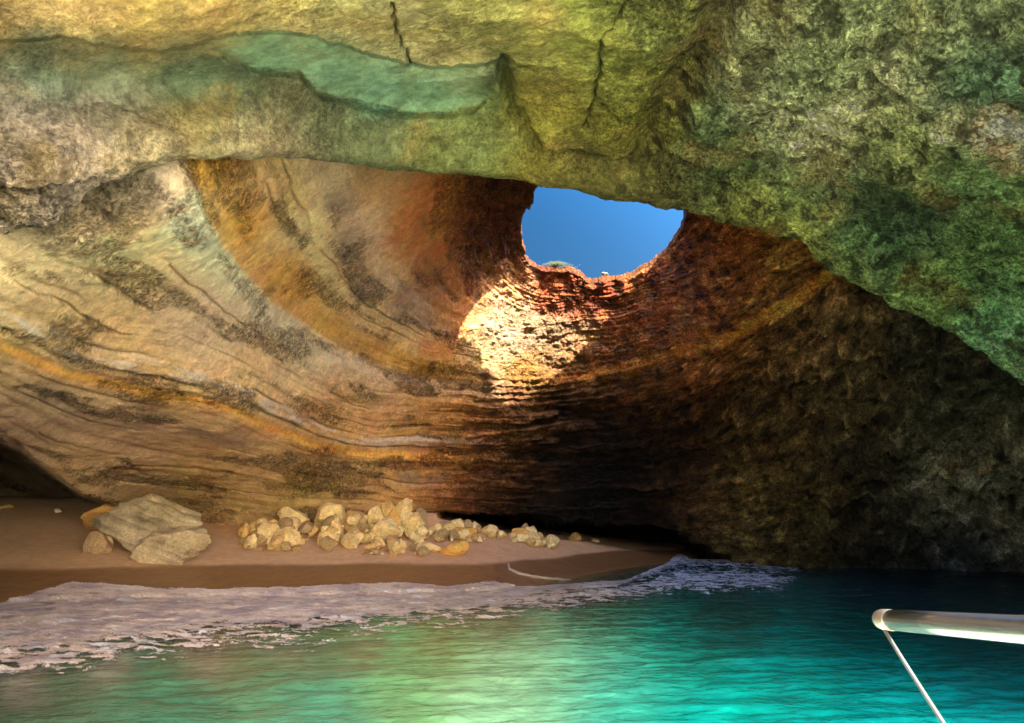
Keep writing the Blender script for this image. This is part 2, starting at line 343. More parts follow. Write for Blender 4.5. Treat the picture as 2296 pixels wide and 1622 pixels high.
# weathered crust: grey-brown freckles
fr = fbm(Q*2.2, 4, 95, .6)
C *= (1-.34*(ss(.06, .30, fr)*(.25+.75*rough_left)*(1-right)))[..., None]
C *= (1+.6*led*right*.35*(1-pm0))[..., None]; C *= (1-.32*gro*(1-right))[..., None]; C *= (1-.55*ss(.1, -.4, led2)*lw)[..., None]  # gaps between ledges darkened in the colour as well, painted shade
pm = np.exp(-((PX-1160)/170)**2-((PY-760)/150)**2)
cr_ = .55*fbm(np.stack([Q[..., 0]*1.1, Q[..., 1]*1.1, S2*6], -1), 5, 99, .65)+.55*fbm(Q*2.0, 5, 100, .65); C *= (1+right*(1-.8*pm)*((1.5+1.2*ss(1400, 1800, PX))*ss(.02, .4, cr_)-.85*ss(.02, -.3, cr_)))[..., None]
C = mixc(C, (230,148,60), stripe(4.78, .13, S2+.05*fbm(Q*1.5, 3, 101))*ss(1180, 1350, PX)*ss(1885, 1845, PX)*(.95+n5))
C = mixc(C, (50,42,34), mL*.8); C = mixc(C, (40,28,20), mB*.8)  # insides of the hollow and slot painted dark, shade kept in the colour
C = C*((1.6+.25*ss(700, 500, PY))*(1-right)+(.85+.75*ss(1400, 1750, PX))*right)[..., None]*(1-np.array([.10, .07, -.02])*(1-right)[..., None]*ss(560, 900, PY)[..., None]); C = np.clip(C, .006, .85)  # left wall brightened, right wall held down in colour to balance the light
am = np.clip(.25+.75*rough_left*(1-right)+right, .12, 1)
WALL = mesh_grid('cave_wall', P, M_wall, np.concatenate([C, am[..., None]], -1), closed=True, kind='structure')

# ================================================================== HEADLAND (outer shell with the hole, added to block stray sun and sky)
rim3 = P[:, 0, :]
NR = 90
tt = np.linspace(0, 1, NR)
cen = rim3.mean(0)
ang = np.arctan2(rim3[:, 1]-cen[1], rim3[:, 0]-cen[0])
c_, s_ = np.cos(ang), np.sin(ang)
tx = np.where(c_ > 0, (48-cen[0])/np.maximum(c_, 1e-6), (-48-cen[0])/np.minimum(c_, -1e-6))
ty = np.where(s_ > 0, (70-cen[1])/np.maximum(s_, 1e-6), (-6.5-cen[1])/np.minimum(s_, -1e-6))
to = np.minimum(np.abs(tx), np.abs(ty))
outer = np.stack([cen[0]+to*c_, cen[1]+to*s_, 0*c_+13.4], -1)
H = np.zeros((NP, NR+6, 3))
tr = tt**2
H[:, :NR, :2] = rim3[:, None, :2]+(outer-rim3)[:, None, :2]*tr[None, :, None]
near = ss(26, 19, rim3[:, 1])
up = .25+1.15*near  # unseen near rim raised to lift the lower edge of the sun patch
zz = rim3[:, 2][:, None]+up[:, None]*ss(0, .03, tt)[None]
H[:, :NR, 2] = zz*(1-ss(.1, .7, tt)[None])+(13.2-.5*ss(24, 40, H[:, :NR, 1])*3)*ss(.1, .7, tt)[None]
H[:, :NR, 2] += .5*fbm(H[:, :NR]*.25, 4, 300)*ss(.05, .3, tt)[None]+.12*fbm(H[:, :NR]*2, 3, 301)*ss(0, .04, tt)[None]
for k in range(6):
    H[:, NR+k] = H[:, NR-1]; H[:, NR+k, 2] = H[:, NR-1, 2]-(k+1)*2.6
frontm = outer[:, 1] < -6.2
for k in range(6): H[frontm, NR+k] = H[frontm, NR-1]-np.array([0, 0, .02*(k+1)])
hp = fbm(H*.6, 4, 310)
HC = lin((120,68,34))*np.ones(H.shape[:2]+(1,)); HC = mixc(HC, (92,96,48), ss(.0, .25, hp)*ss(.06, .2, np.r_[tt, [1]*6])[None])
mesh_grid('headland', H, M_wall, HC, closed=True, kind='structure', flip=True)

# ================================================================== CAVE ROOF (the arch over the camera)
NA, NB = 1350, 950
qpx = np.interp(np.linspace(0, 1, NA), [0, .12, .86, 1], [-700, -60, 2370, 3000])
ly = lippy(qpx)
ly = ly+np.interp(qpx, [-700,0,120,260,430,900,1200], [0,6,10,4,0,-2,0])+6*perlin(np.stack([qpx/90, 0*qpx, 0*qpx], -1), 7)
lY = lipY(qpx)
u = (qpx-IW/2)/F
def zdrop(Pt):
    a = ss(-60, -650, qpx); b = ss(2400, 2950, qpx); k = np.maximum(a, b)
    Pt = Pt.copy(); Pt[:, 2] = Pt[:, 2]*(1-k)+(-1.5)*k; return Pt
r0 = zdrop(at(qpx, ly-150, lY+1.5)); 
r05 = zdrop(at(qpx, ly-45, lY+.9))
r1 = zdrop(at(qpx, ly, lY))
r15 = zdrop(at(qpx, ly*.80, lY*.93))
r2 = zdrop(at(qpx, ly*.5, sinterp(qpx, [-700,0,430,750,1170,1530,1800,2296,3000], [5.5,6.9,7.7,9.2,10.6,10.9,10.6,9.0,7.5])))
r3 = zdrop(at(qpx, 0*ly-60, sinterp(qpx, [-700,0,430,750,1170,1530,1800,2296,3000], [4.4,5.4,5.9,6.6,7.3,7.6,7.5,6.3,5.0])))
x4 = np.interp(u, [-1.21,-.8,0,.8,1.21], [-13,-9.3,0,13,21]); z4 = -1.5+10.4*(1-np.abs(u/1.2)**5.0)
r4 = np.stack([x4, 0*u+4.2, z4], -1)
YF = -4.2  # unseen front edge, set back to keep direct sun off the visible water
x5 = np.interp(u, [-1.21,-.8,0,.8,1.21], [-16,-11,0,26,46]); z5 = -1.5+10.4*(1-np.abs(u/1.2)**5.0)  # unseen right side opened wide to bring light onto the left wall
r5 = np.stack([x5, YF+1.3*perlin(np.stack([x5*.45, 0*u, 0*u], -1), 19)+.5*perlin(np.stack([x5*1.7, 0*u, 0*u], -1), 20)-1.5*ss(-2, 8, x5), z5], -1)
x6 = x5*1.08; r6 = np.stack([x6, 0*u+YF-.5, np.minimum(z5+1.2, 13)], -1)
x7 = np.clip(u*60, -50, 50); r7 = np.stack([np.where(np.abs(u) > 1.0, x7, x6*1.3), 0*u+YF-2.2, 13.0+0*u], -1)
rows = [r0, r05, r1, r15, r2, r3, r4, r5, r6, r7]
kb = np.array([0, 1, 1.7, 2.6, 4, 5.5, 7, 8.2, 8.7, 9.3]); kb = kb/kb[-1]
bt = np.interp(np.linspace(0, 1, NB), [0, .06, .84, .93, 1], [0, kb[1], kb[5], kb[7], 1])
def catmull(rows, kb, t):
    G = []
    n = len(rows)
    for i in range(n):
        a = max(i-1, 0); b = min(i+1, n-1)
        G.append((rows[b]-rows[a])/(kb[b]-kb[a]))
    out = np.zeros((rows[0].shape[0], len(t), 3))
    for j, tv in enumerate(t):
        i = min(np.searchsorted(kb, tv, side='right')-1, n-2); i = max(i, 0)
        h = kb[i+1]-kb[i]; s = (tv-kb[i])/h
        out[:, j] = (2*s**3-3*s**2+1)*rows[i]+(s**3-2*s**2+s)*h*G[i]+(-2*s**3+3*s**2)*rows[i+1]+(s**3-s**2)*h*G[i+1]
    return out
P = catmull(rows, kb, bt)
PX, PY, OK = proj(P)
Q = P.copy()
nrm = gnormal(P); ctr = np.array([0, 3, 2.0]); nrm *= np.sign((nrm*(P-ctr)).sum(-1))[..., None]   # points into the rock
vis = OK & (PY > -400)
below = PY
wobx = PX+14*perlin(np.stack([PX/70, PY/70, 0*PX], -1), 12)
# the long ledge: rock above it stands proud, the rock under it is recessed
stepy = np.interp(wobx, [-700,0,60,130,220,330,400,480,540,620,700,760,820,900,980,1060,1130,1200,1300], [60,92,88,80,98,112,104,84,72,72,78,98,118,138,150,146,140,150,160])
stepy = stepy+5*perlin(np.stack([PX/25, 0*PX, 0*PX], -1), 14)+3*perlin(np.stack([PX/9, 0*PX, 0*PX], -1), 15)
dstep = np.interp(PX, [-700,0,500,900,1130,1260], [.7,.75,.8,.75,.5,0])
under = ss(-2, 7, PY-stepy)
fadeU = ss(330, 60, PY-stepy)
DV = np.where(vis, under*fadeU*dstep*1.2, 0)
# lower edge of the teal hollow
tealy = np.interp(wobx, [480,520,600,680,720,820,950,1060,1100], [100,132,156,160,212,238,252,246,200])
inT = ss(400, 600, PX+50*fbm(Q*1.6, 3, 486))*ss(1120, 1020, PX+40*fbm(Q*1.6, 3, 485))
DV += np.where(vis, .35*under*ss(22, 0, PY-tealy)*inT, 0); D = 0*DV
# diagonal furrow and the fault to its right, scattered cracks
def crack(pts, w, d, seed=0, jit=6):
    """carve a groove along a polyline (view coordinates turned into the rock's own surface once, at build time)"""
    p = np.array(pts, float); best = np.full(PX.shape, 1e9)
    jx = PX+jit*perlin(np.stack([PX/18, PY/18, 0*PX], -1), seed+1)*1.5; jy = PY+jit*perlin(np.stack([PX/18, PY/18, 0*PX], -1), seed+2)*1.5
    for i in range(len(p)-1):
        a, b = p[i], p[i+1]; ab = b-a; L2 = (ab**2).sum()
        t = np.clip(((jx-a[0])*ab[0]+(jy-a[1])*ab[1])/L2, 0, 1)
        best = np.minimum(best, np.hypot(jx-a[0]-t*ab[0], jy-a[1]-t*ab[1]))
    k = np.where(vis, np.exp(-(best/w)**2), 0)
    return k*d, k
DARK = np.zeros(PX.shape)
for pts, w, d, dk in [
    ([(1700,-60),(1620,60),(1560,160),(1490,260),(1450,340)], 42, .5, .25),
    ([(880,10),(890,80),(915,130),(930,155)], 4, .12, .7),
    ([(1130,150),(1145,230),(1170,290),(1200,335)], 16, .3, .45),
    ([(1420,-20),(1385,50),(1350,90),(1345,160),(1330,230),(1310,290)], 5, .12, .7),
    ([(1340,230),(1380,270),(1430,300)], 4, .08, .5),
    ([(1430,160),(1490,165),(1505,170)], 5, .1, .7),
    ([(1460,340),(1480,360),(1500,365)], 7, .15, .8),([(1455,365),(1470,390)], 7, .12, .7),
    ([(1520,365),(1600,410),(1680,450),(1760,500)], 5, .12, .5),
    ([(1940,180),(1975,205),(2010,222)], 7, .15, .8),
    ([(2010,150),(2060,160)], 5, .08, .4),
    ([(2040,480),(2120,490),(2180,495),(2220,520)], 5, .1, .6),
    ([(2140,435),(2200,440)], 4, .08, .5),
    ([(0,428),(70,432),(140,425),(230,405)], 7, .14, .5),
    ([(40,430),(95,440),(100,470)], 6, .14, .5),
    ([(160,250),(240,235),(300,250),(400,300)], 4, .06, .3),
    ([(1200,360),(1290,350),(1400,375),(1520,380)], 12, .14, .3),
    ([(1750,250),(1850,180),(1900,100),(1990,60)], 6, .08, .25)]:
    g, k = crack(pts, w, d, int(pts[0][0]) % 97)
    D += g; DARK = np.maximum(DARK, k*dk)
# general relief
cr0 = np.abs(fbm(Q*1.3, 4, 405, .6))*ss(900, 1500, PX)
rgh = np.clip(ss(1250, 1700, PX)+.8*ss(500, 250, PX)*ss(180, 260, PY)+.25, 0, 1)
teal = inT*ss(-4, 3, PY-stepy)*ss(4, -8, PY-tealy+14*fbm(Q*2.5, 3, 487))*vis
smooth_zone = np.clip(teal+ss(600, 300, np.abs(PX-150)+1.6*np.abs(PY-190))*.6, 0, 1)
rgh = rgh*(1-.85*smooth_zone)
DV += .38*fbm(Q*.33, 3, 400); D += (.03+.20*rgh)*fbm(Q*1.0, 4, 410, .55)
D -= (.02+.16*rgh)*cr0; DV += (.42*np.abs(perlin(Q*.36, 407))+.18*np.abs(perlin(Q*.8, 408)))*np.where(vis, ss(0, 130, lippy(PX)-PY), 1); D += (.016+.06*rgh)*fbm(Q*3.4, 4, 420, .6)*(1-.6*smooth_zone)+(.012+.012*rgh)*fbm(Q*11, 3, 430, .6)*(1-.8*smooth_zone)
rd = fbm(Q*np.array([1.6, 1.6, 2.4]), 4, 440, .55, True); D -= -.05*rgh*rd
vw = P-np.array([0, 0, CAMH]); vw /= np.linalg.norm(vw, axis=-1)[..., None]
P = P+nrm*D[..., None]+vw*DV[..., None]
wx = PX+30*fbm(Q*.9, 4, 480)+34*fbm(Q*3.6, 4, 482, .6); wy = PY+30*fbm(Q*.9, 4, 481)+30*fbm(Q*3.6, 4, 483, .6)
RC = [(-400,100,(150,140,100)),(40,30,(190,168,100)),(200,60,(194,170,100)),(320,60,(208,178,96)),(450,40,(196,170,96)),(600,20,(170,156,88)),(780,50,(150,146,88)),(900,90,(150,146,92)),(1000,100,(150,142,84)),(1050,40,(134,134,66)),
 (100,115,(118,124,88),.5),(100,160,(100,118,90)),(250,150,(86,112,84)),(400,140,(84,112,84)),(480,180,(88,104,72)),(60,280,(172,160,134)),(200,300,(178,164,134)),(330,320,(180,164,122)),(100,380,(180,166,136)),(40,480,(190,176,140),.6),
 (250,230,(140,136,104)),(400,250,(112,114,72)),(560,190,(76,82,52),.7),(640,210,(84,84,52),.6),(500,320,(160,152,106)),(620,320,(164,150,104)),(700,270,(104,112,74)),(850,300,(104,114,70)),(1000,330,(112,118,60)),(1100,300,(104,116,62)),
 (600,120,(92,140,104),.6),(750,150,(96,148,114),.6),(850,200,(90,150,120),.6),(960,220,(96,150,104),.6),(1100,180,(84,104,74),.6),(1130,240,(92,104,44),.7),
 (1200,130,(130,128,62)),(1200,240,(138,130,48)),(1200,330,(126,120,44)),(1320,120,(116,122,50)),(1420,200,(118,124,50)),(1400,290,(120,116,40)),(1500,60,(100,108,48)),(1560,120,(96,88,46),.5),(1600,30,(100,92,50),.5),(1500,230,(92,82,38),.5),
 (1300,380,(96,92,40)),(1450,420,(94,92,42)),(1650,480,(118,122,52)),(1600,420,(84,94,48)),(1700,100,(112,116,72)),(1800,180,(122,138,88)),(1750,270,(150,156,104)),(1850,320,(166,168,112)),(1900,100,(112,124,76)),(1990,200,(132,138,92)),
 (2000,330,(120,130,72)),(2100,80,(96,108,68)),(2230,60,(80,90,56)),(2200,180,(80,108,72)),(2130,260,(150,160,112),.5),(2230,290,(214,186,136),.45),(2270,350,(212,186,130),.4),(1650,350,(84,104,58)),(1780,420,(96,112,60)),
 (1900,430,(66,86,50)),(2000,480,(50,72,42)),(2080,520,(58,80,48)),(1950,560,(70,96,54)),(2200,430,(94,120,66)),(2150,600,(92,124,62)),(2280,600,(96,130,70)),(1900,620,(108,126,62),.6),(2250,720,(104,146,88)),(2296,790,(104,150,92)),(2050,680,(96,122,60)),
 (1780,520,(120,130,60)),(2700,700,(90,120,70)),(2700,200,(90,110,70)),(1148,-400,(130,130,80))]
C = 1.25*splat(wx, wy, RC, 50)*np.array([1.0, .98, 1.35])*(1-.42*ss(1100, 300, PX)*ss(200, 50, PY)+.95*ss(1300, 1800, PX)-.2*ss(1100, 800, PX)*ss(180, 250, PY))[..., None]  # painted with some shading in it; left dimmed, right brightened against the light
C = np.where(vis[..., None], C, lin((130,132,84)))
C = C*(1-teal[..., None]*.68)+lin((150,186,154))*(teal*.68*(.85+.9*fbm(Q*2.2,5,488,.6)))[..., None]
fr = fbm(Q*3.2, 4, 495, .62)
cr_ = fbm(Q*np.array([2.4, 2.4, 3.2]), 5, 496, .65)
C *= (1-.6*ss(.05, .25, fr)*(.15+rgh)*(1-teal))[..., None]; C *= (1+(.25+.75*rgh)*(1-teal)*(.75*ss(.02, .4, cr_)-.42*ss(.02, -.3, cr_)))[..., None]
C = mixc(C, (176,150,84), ss(.12, .4, fbm(Q*.8, 4, 497))*.35*(1-teal))
C *= (1-.75*DARK)[..., None]
C = np.clip(C, .008, .8)
am = np.clip(.3+.7*rgh+.5*fbm(Q*.7, 3, 499), .1, 1)*(1-.45*teal)
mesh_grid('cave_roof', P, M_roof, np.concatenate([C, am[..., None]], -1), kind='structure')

# ================================================================== BEACH
shx = [-40,-12.6,-9,-3,-.5,1.5,4,7.3,9,14,30]; shy = [15.5,16.6,17.6,18.2,19.0,22.3,26.5,30.3,34,40,46]
def shore(x): return np.interp(x, shx, shy)
def wpt(px, py, z=0.0):
    d = ray(px, py); t = (z-CAMH)/d[..., 2]; return d[..., 0]*t, d[..., 1]*t
MOUNDS = [(-7.6,26.0,.15,1.6),(-4.9,26.2,.4,1.3),(-2.2,27.0,.15,1.5)]
def sand_z(x, y):
    s = y-shore(x)
    k = np.interp(x, [-12,-3,3,8], [1,1,.8,.6])
    z = np.where(s > 0, .03+.185*s*k, -.02+.16*s)
    z = z+.035*np.exp(-((s-2.6)/.5)**2)
    zm = np.interp(x, [-40,-12,-10,-5.5,-3,-.5,3,7,12], [2.7,2.7,9,9,1.75,1.2,.9,.35,.0]); z = np.where(z > zm-.25, zm-.25*np.exp(-np.maximum(z-zm+.25, 0)/.25), z)
    for mx, my, h, w in MOUNDS: z = z+h*np.exp(-((x-mx)**2+(y-my)**2)/(2*w*w*.6))
    return z
gx = np.linspace(-30, 16, 700); gy = np.r_[np.linspace(11, 30, 520), np.linspace(30.1, 46, 120)]
GX, GY = np.meshgrid(gx, gy, indexing='ij')
GZ = sand_z(GX, GY)
G3 = np.stack([GX, GY, GZ], -1)
GZ = GZ+.05*fbm(G3*.5, 3, 600)+.012*fbm(G3*3, 3, 610)
G3[..., 2] = GZ
sd = GY-shore(GX)
wet = ss(3.1, 2.5, sd+.35*fbm(G3*.3, 3, 620))
SC = np.ones(G3.shape)*lin((200,162,126))
SC = SC*(1-wet[..., None])+lin((128,94,62))*wet[..., None]
SC *= (1+.12*fbm(G3*2, 3, 630))[..., None]
SC = SC*(1-ss(-8, 0, GX)[..., None]*.6)+(SC*np.array([1.1, .84, .62]))*(ss(-8, 0, GX)[..., None]*.6)
m_sand, nt, b = newmat('sand'); L = nt.links.new
vc = nt.nodes.new('ShaderNodeVertexColor'); vc.layer_name = 'Col'
n1 = N(nt, 'ShaderNodeTexNoise', Scale=60, Detail=4, Roughness=.7); n2 = N(nt, 'ShaderNodeTexNoise', Scale=5, Detail=5, Roughness=.6)
tc = nt.nodes.new('ShaderNodeTexCoord'); L(tc.outputs['Object'], n1.inputs['Vector']); L(tc.outputs['Object'], n2.inputs['Vector'])
mr = nt.nodes.new('ShaderNodeMapRange'); mr.inputs[3].default_value = .7; mr.inputs[4].default_value = 1.3; L(n2.outputs['Fac'], mr.inputs[0])
vm = nt.nodes.new('ShaderNodeVectorMath'); vm.operation = 'SCALE'; L(vc.outputs['Color'], vm.inputs[0]); L(mr.outputs[0], vm.inputs['Scale'])
L(vm.outputs[0], b.inputs['Base Color']); b.inputs['Specular IOR Level'].default_value = .3
L(vc.outputs['Alpha'], b.inputs['Roughness'])
bp = nt.nodes.new('ShaderNodeBump'); bp.inputs['Strength'].default_value = .35; bp.inputs['Distance'].default_value = .03
ad = nt.nodes.new('ShaderNodeMath'); ad.operation = 'MULTIPLY_ADD'; ad.inputs[1].default_value = .2
L(n1.outputs['Fac'], ad.inputs[0]); L(n2.outputs['Fac'], ad.inputs[2]); L(ad.outputs[0], bp.inputs['Height']); L(bp.outputs[0], b.inputs['Normal'])
SC4 = np.concatenate([SC, (.92-.5*wet)[..., None]], -1)
mesh_grid('beach', G3, m_sand, SC4, kind='structure')

# ================================================================== WATER
def axis(a, b, n, c, w):
    t = np.linspace(-1, 1, n); return c+np.sign(t)*np.abs(t)**2.2*np.where(t > 0, b-c, c-a)
wxs = axis(-90, 90, 700, 1.5, 1); wys = np.r_[-160, -80, -40, np.linspace(-20, 4, 60), np.linspace(4.1, 34, 900), 40, 48]
GX, GY = np.meshgrid(wxs, wys, indexing='ij')
G3 = np.stack([GX, GY, 0*GX], -1)
def waves(x, y):
    q = np.stack([x*.55+.25*y, y*1.5-.35*x, 0*x], -1)
    near = ss(40, 6, y)
    return .050*perlin(q*.45, 700)+.036*perlin(q*1.1, 701)+.020*perlin(q*2.3, 702)+.010*perlin(q*4.6, 703)+.004*perlin(q*9, 704)
G3[..., 2] = waves(GX, GY)*ss(-.3, 3.5, shore(GX)-GY)+.0
PXw, PYw, okw = proj(np.stack([GX, GY, 0*GX], -1))
qn = np.stack([GX, GY, 0*GX], -1)
wx_ = PXw+60*fbm(qn*.4, 3, 720); wy_ = PYw+22*fbm(qn*.4, 3, 721)
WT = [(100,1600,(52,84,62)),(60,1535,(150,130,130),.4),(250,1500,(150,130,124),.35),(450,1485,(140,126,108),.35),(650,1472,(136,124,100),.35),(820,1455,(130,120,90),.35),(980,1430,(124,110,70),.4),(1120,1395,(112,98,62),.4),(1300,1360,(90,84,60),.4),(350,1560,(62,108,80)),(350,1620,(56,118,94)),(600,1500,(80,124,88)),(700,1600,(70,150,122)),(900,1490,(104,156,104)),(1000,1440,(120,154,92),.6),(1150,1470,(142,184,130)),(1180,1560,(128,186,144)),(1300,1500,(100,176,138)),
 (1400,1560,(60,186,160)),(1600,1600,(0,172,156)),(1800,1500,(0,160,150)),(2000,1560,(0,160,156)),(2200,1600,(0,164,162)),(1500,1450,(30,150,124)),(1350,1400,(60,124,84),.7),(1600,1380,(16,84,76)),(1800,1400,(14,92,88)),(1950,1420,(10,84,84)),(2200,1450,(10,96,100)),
 (1900,1320,(22,52,62)),(2200,1350,(16,48,64)),(2050,1290,(18,46,64)),(2250,1290,(14,44,70)),(1600,1320,(40,70,64)),(700,1450,(90,120,84)),(500,1400,(130,110,90)),(1100,1350,(110,90,60)),(1350,1290,(96,70,44)),(150,1500,(90,110,90))]  # far water's dimness and dark reflection are painted into its colour
WCc = splat(wx_, wy_, WT, 75)
vis2 = okw & (GY > 5.5)
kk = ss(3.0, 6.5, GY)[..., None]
WCc = WCc*kk+lin((214,210,178))*(1-kk)  # unseen water behind the camera made pale, a reflector for the roof
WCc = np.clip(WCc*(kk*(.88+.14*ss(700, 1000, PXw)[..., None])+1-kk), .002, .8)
m_w, nt, b = newmat('sea_water'); L = nt.links.new
vc = nt.nodes.new('ShaderNodeVertexColor'); vc.layer_name = 'Col'
tc = nt.nodes.new('ShaderNodeTexCoord'); mp = nt.nodes.new('ShaderNodeMapping'); mp.inputs['Scale'].default_value = (1.5, 1.7, 1); mp.inputs['Rotation'].default_value = (0, 0, -.12)
L(tc.outputs['Object'], mp.inputs[0])
n1 = N(nt, 'ShaderNodeTexNoise', Scale=1.6, Detail=6, Roughness=.6, Distortion=.4); n2 = N(nt, 'ShaderNodeTexNoise', Scale=6, Detail=5, Roughness=.62, Distortion=.7)
L(mp.outputs[0], n1.inputs['Vector']); L(mp.outputs[0], n2.inputs['Vector'])
mr = nt.nodes.new('ShaderNodeMapRange'); mr.inputs[1].default_value = .3; mr.inputs[2].default_value = .7; mr.inputs[3].default_value = .72; mr.inputs[4].default_value = 1.28; L(n1.outputs['Fac'], mr.inputs[0])
vm = nt.nodes.new('ShaderNodeVectorMath'); vm.operation = 'SCALE'; L(vc.outputs['Color'], vm.inputs[0]); L(mr.outputs[0], vm.inputs['Scale'])
L(vm.outputs[0], b.inputs['Base Color']); b.inputs['Roughness'].default_value = .06; b.inputs['IOR'].default_value = 1.33
ad = nt.nodes.new('ShaderNodeMath'); ad.operation = 'MULTIPLY_ADD'; ad.inputs[1].default_value = .3
L(n2.outputs['Fac'], ad.inputs[0]); L(n1.outputs['Fac'], ad.inputs[2])
bp = nt.nodes.new('ShaderNodeBump'); bp.inputs['Strength'].default_value = .5; bp.inputs['Distance'].default_value = .11
L(ad.outputs[0], bp.inputs['Height']); L(bp.outputs[0], b.inputs['Normal'])
mesh_grid('water', G3, m_w, WCc, kind='structure')
# seabed under everything
m_bed, nt, b = newmat('seabed_sand'); b.inputs['Base Color'].default_value = (.3, .27, .2, 1)
nb = N(nt, 'ShaderNodeTexNoise', Scale=.4, Detail=4); cr = nt.nodes.new('ShaderNodeValToRGB'); cr.color_ramp.elements[0].color = (.2, .18, .13, 1); cr.color_ramp.elements[1].color = (.38, .34, .25, 1)
nt.links.new(nb.outputs['Fac'], cr.inputs[0]); nt.links.new(cr.outputs[0], b.inputs['Base Color'])
bx, by = np.meshgrid(np.linspace(-600, 600, 40), np.linspace(-600, 600, 40), indexing='ij')
mesh_grid('ground', np.stack([bx, by, 0*bx-3.2], -1), m_bed, kind='structure')

# ================================================================== FOAM
inx = [-700,-150,0,160,500,900,1000,1150,1250,1400,1520,1640,1800,1880]
iny = [1420,1372,1352,1332,1334,1325,1326,1316,1308,1300,1250,1252,1272,1290]
otx = [-700,-150,0,300,500,700,850,1000,1200,1400,1500,1700,1870]
oty = [1600,1560,1532,1490,1478,1462,1440,1425,1385,1350,1338,1330,1326]
fpx = np.linspace(-500, 1885, 1300); NFv = 190
fi = np.interp(fpx, inx, iny); fo = np.interp(fpx, otx, oty)
fv = np.linspace(0, 1, NFv)
FPX = fpx[:, None]+0*fv[None]; FPY = fi[:, None]+(fo-fi)[:, None]*fv[None]
FX, FY_ = wpt(FPX, FPY, .05)
F3 = np.stack([FX, FY_, 0*FX], -1)
sz_ = sand_z(FX, FY_); sz_ = sz_+.05*fbm(np.stack([FX, FY_, sz_], -1)*.5, 3, 600)
base = np.log(np.exp((sz_+.06)/.03)+np.exp(waves(FX, FY_)*ss(-.3, 3.5, shore(FX)-FY_)/.03))*.03+.03
lump = .13*np.abs(fbm(F3*1.6*np.array([.7, 1.3, 1]), 5, 800, .6))+.02*fbm(F3*6, 4, 810, .6)
F3[..., 2] = base+lump*ss(0, .12, fv)[None]
leftk = ss(1500, 900, FPX)
cover = fbm(F3*np.array([.6, 1.6, 0])*2.8+3, 6, 820, .72)
edge = np.minimum(ss(0, .025, fv), 1)[None]
thr = np.interp(fv, [0, .02, .08, .35, .55, .8, 1], [.0, -.9, -.9, -.5, -.12, .0, .22])[None]*leftk+(1-leftk)*np.interp(fv, [0, .03, .25, .5, .8, 1], [.3, -.2, .12, -.12, .02, .3])[None]
thr = thr-.22*ss(700, 100, FPX)*ss(.2, .5, fv)[None]*ss(1.0, .8, fv)[None]-.14*(1-leftk)
alpha = .97*ss(-.12, .30, cover-thr)
alpha *= ss(1885, 1700, FPX+60*fbm(F3*.8, 3, 870))+0*alpha
bright = ss(.14, .36, fbm(F3*np.array([.8, 2.2, 0])*1.3, 5, 840, .6)+.22*ss(1350, 1600, FPX)+.12*ss(600, 100, FPX)*ss(.15, .5, fv)[None])
FC = np.ones(F3.shape)*lin((236,214,208)); 
FC = mixc(FC, (196,176,186), ss(-.1, .3, fbm(F3*1.1, 3, 850)))
FC = mixc(FC, (214,180,140), ss(600, 1100, FPX)*.5)
FC = mixc(FC, (236,232,250), ss(1300, 1550, FPX))
wr = np.abs(fbm(F3*np.array([1.0, 3.0, 0]), 5, 855, .65)); FC = mixc(FC, (150,118,108), ss(.10, .0, wr)*.55*(.4+.6*fv[None]))
FC = mixc(FC, (240,240,252), bright*.9)
pits = ss(.1, .35, fbm(F3*np.array([2.2, 5, 0]), 3, 860)); FC = mixc(FC, (120,92,70), pits*.45*(1-bright))
m_f, nt, b = newmat('sea_foam'); L = nt.links.new
vc = nt.nodes.new('ShaderNodeVertexColor'); vc.layer_name = 'Col'
tc = nt.nodes.new('ShaderNodeTexCoord')
n2 = N(nt, 'ShaderNodeTexNoise', Scale=9, Detail=7, Roughness=.72, Distortion=.8); mpf = nt.nodes.new('ShaderNodeMapping'); mpf.inputs['Scale'].default_value = (.7, 1.5, 1); L(tc.outputs['Object'], mpf.inputs[0]); L(mpf.outputs[0], n2.inputs['Vector'])
sb = nt.nodes.new('ShaderNodeMath'); sb.operation = 'SUBTRACT'; sb.inputs[0].default_value = 1.0; L(vc.outputs['Alpha'], sb.inputs[1])
mr = nt.nodes.new('ShaderNodeMapRange'); L(n2.outputs['Fac'], mr.inputs[0]); L(sb.outputs[0], mr.inputs[1]) 
a2 = nt.nodes.new('ShaderNodeMath'); a2.operation = 'ADD'; a2.inputs[1].default_value = .4; L(sb.outputs[0], a2.inputs[0]); L(a2.outputs[0], mr.inputs[2])
L(mr.outputs[0], b.inputs['Alpha'])
L(vc.outputs['Color'], b.inputs['Base Color']); b.inputs['Roughness'].default_value = .55
bp = nt.nodes.new('ShaderNodeBump'); bp.inputs['Strength'].default_value = 1.0; bp.inputs['Distance'].default_value = .16
L(n2.outputs['Fac'], bp.inputs['Height']); L(bp.outputs[0], b.inputs['Normal'])
foam = mesh_grid('sea_foam', F3, m_f, np.concatenate([FC, alpha[..., None]], -1), kind='stuff')
foam['label'] = 'lilac white foam of the breaking wave washing up along the beach'; foam['category'] = 'foam'
# thin swash line curling up the wet sand
sw = [(1140,1268),(1143,1280),(1165,1290),(1200,1297),(1250,1303),(1300,1308),(1335,1316)]

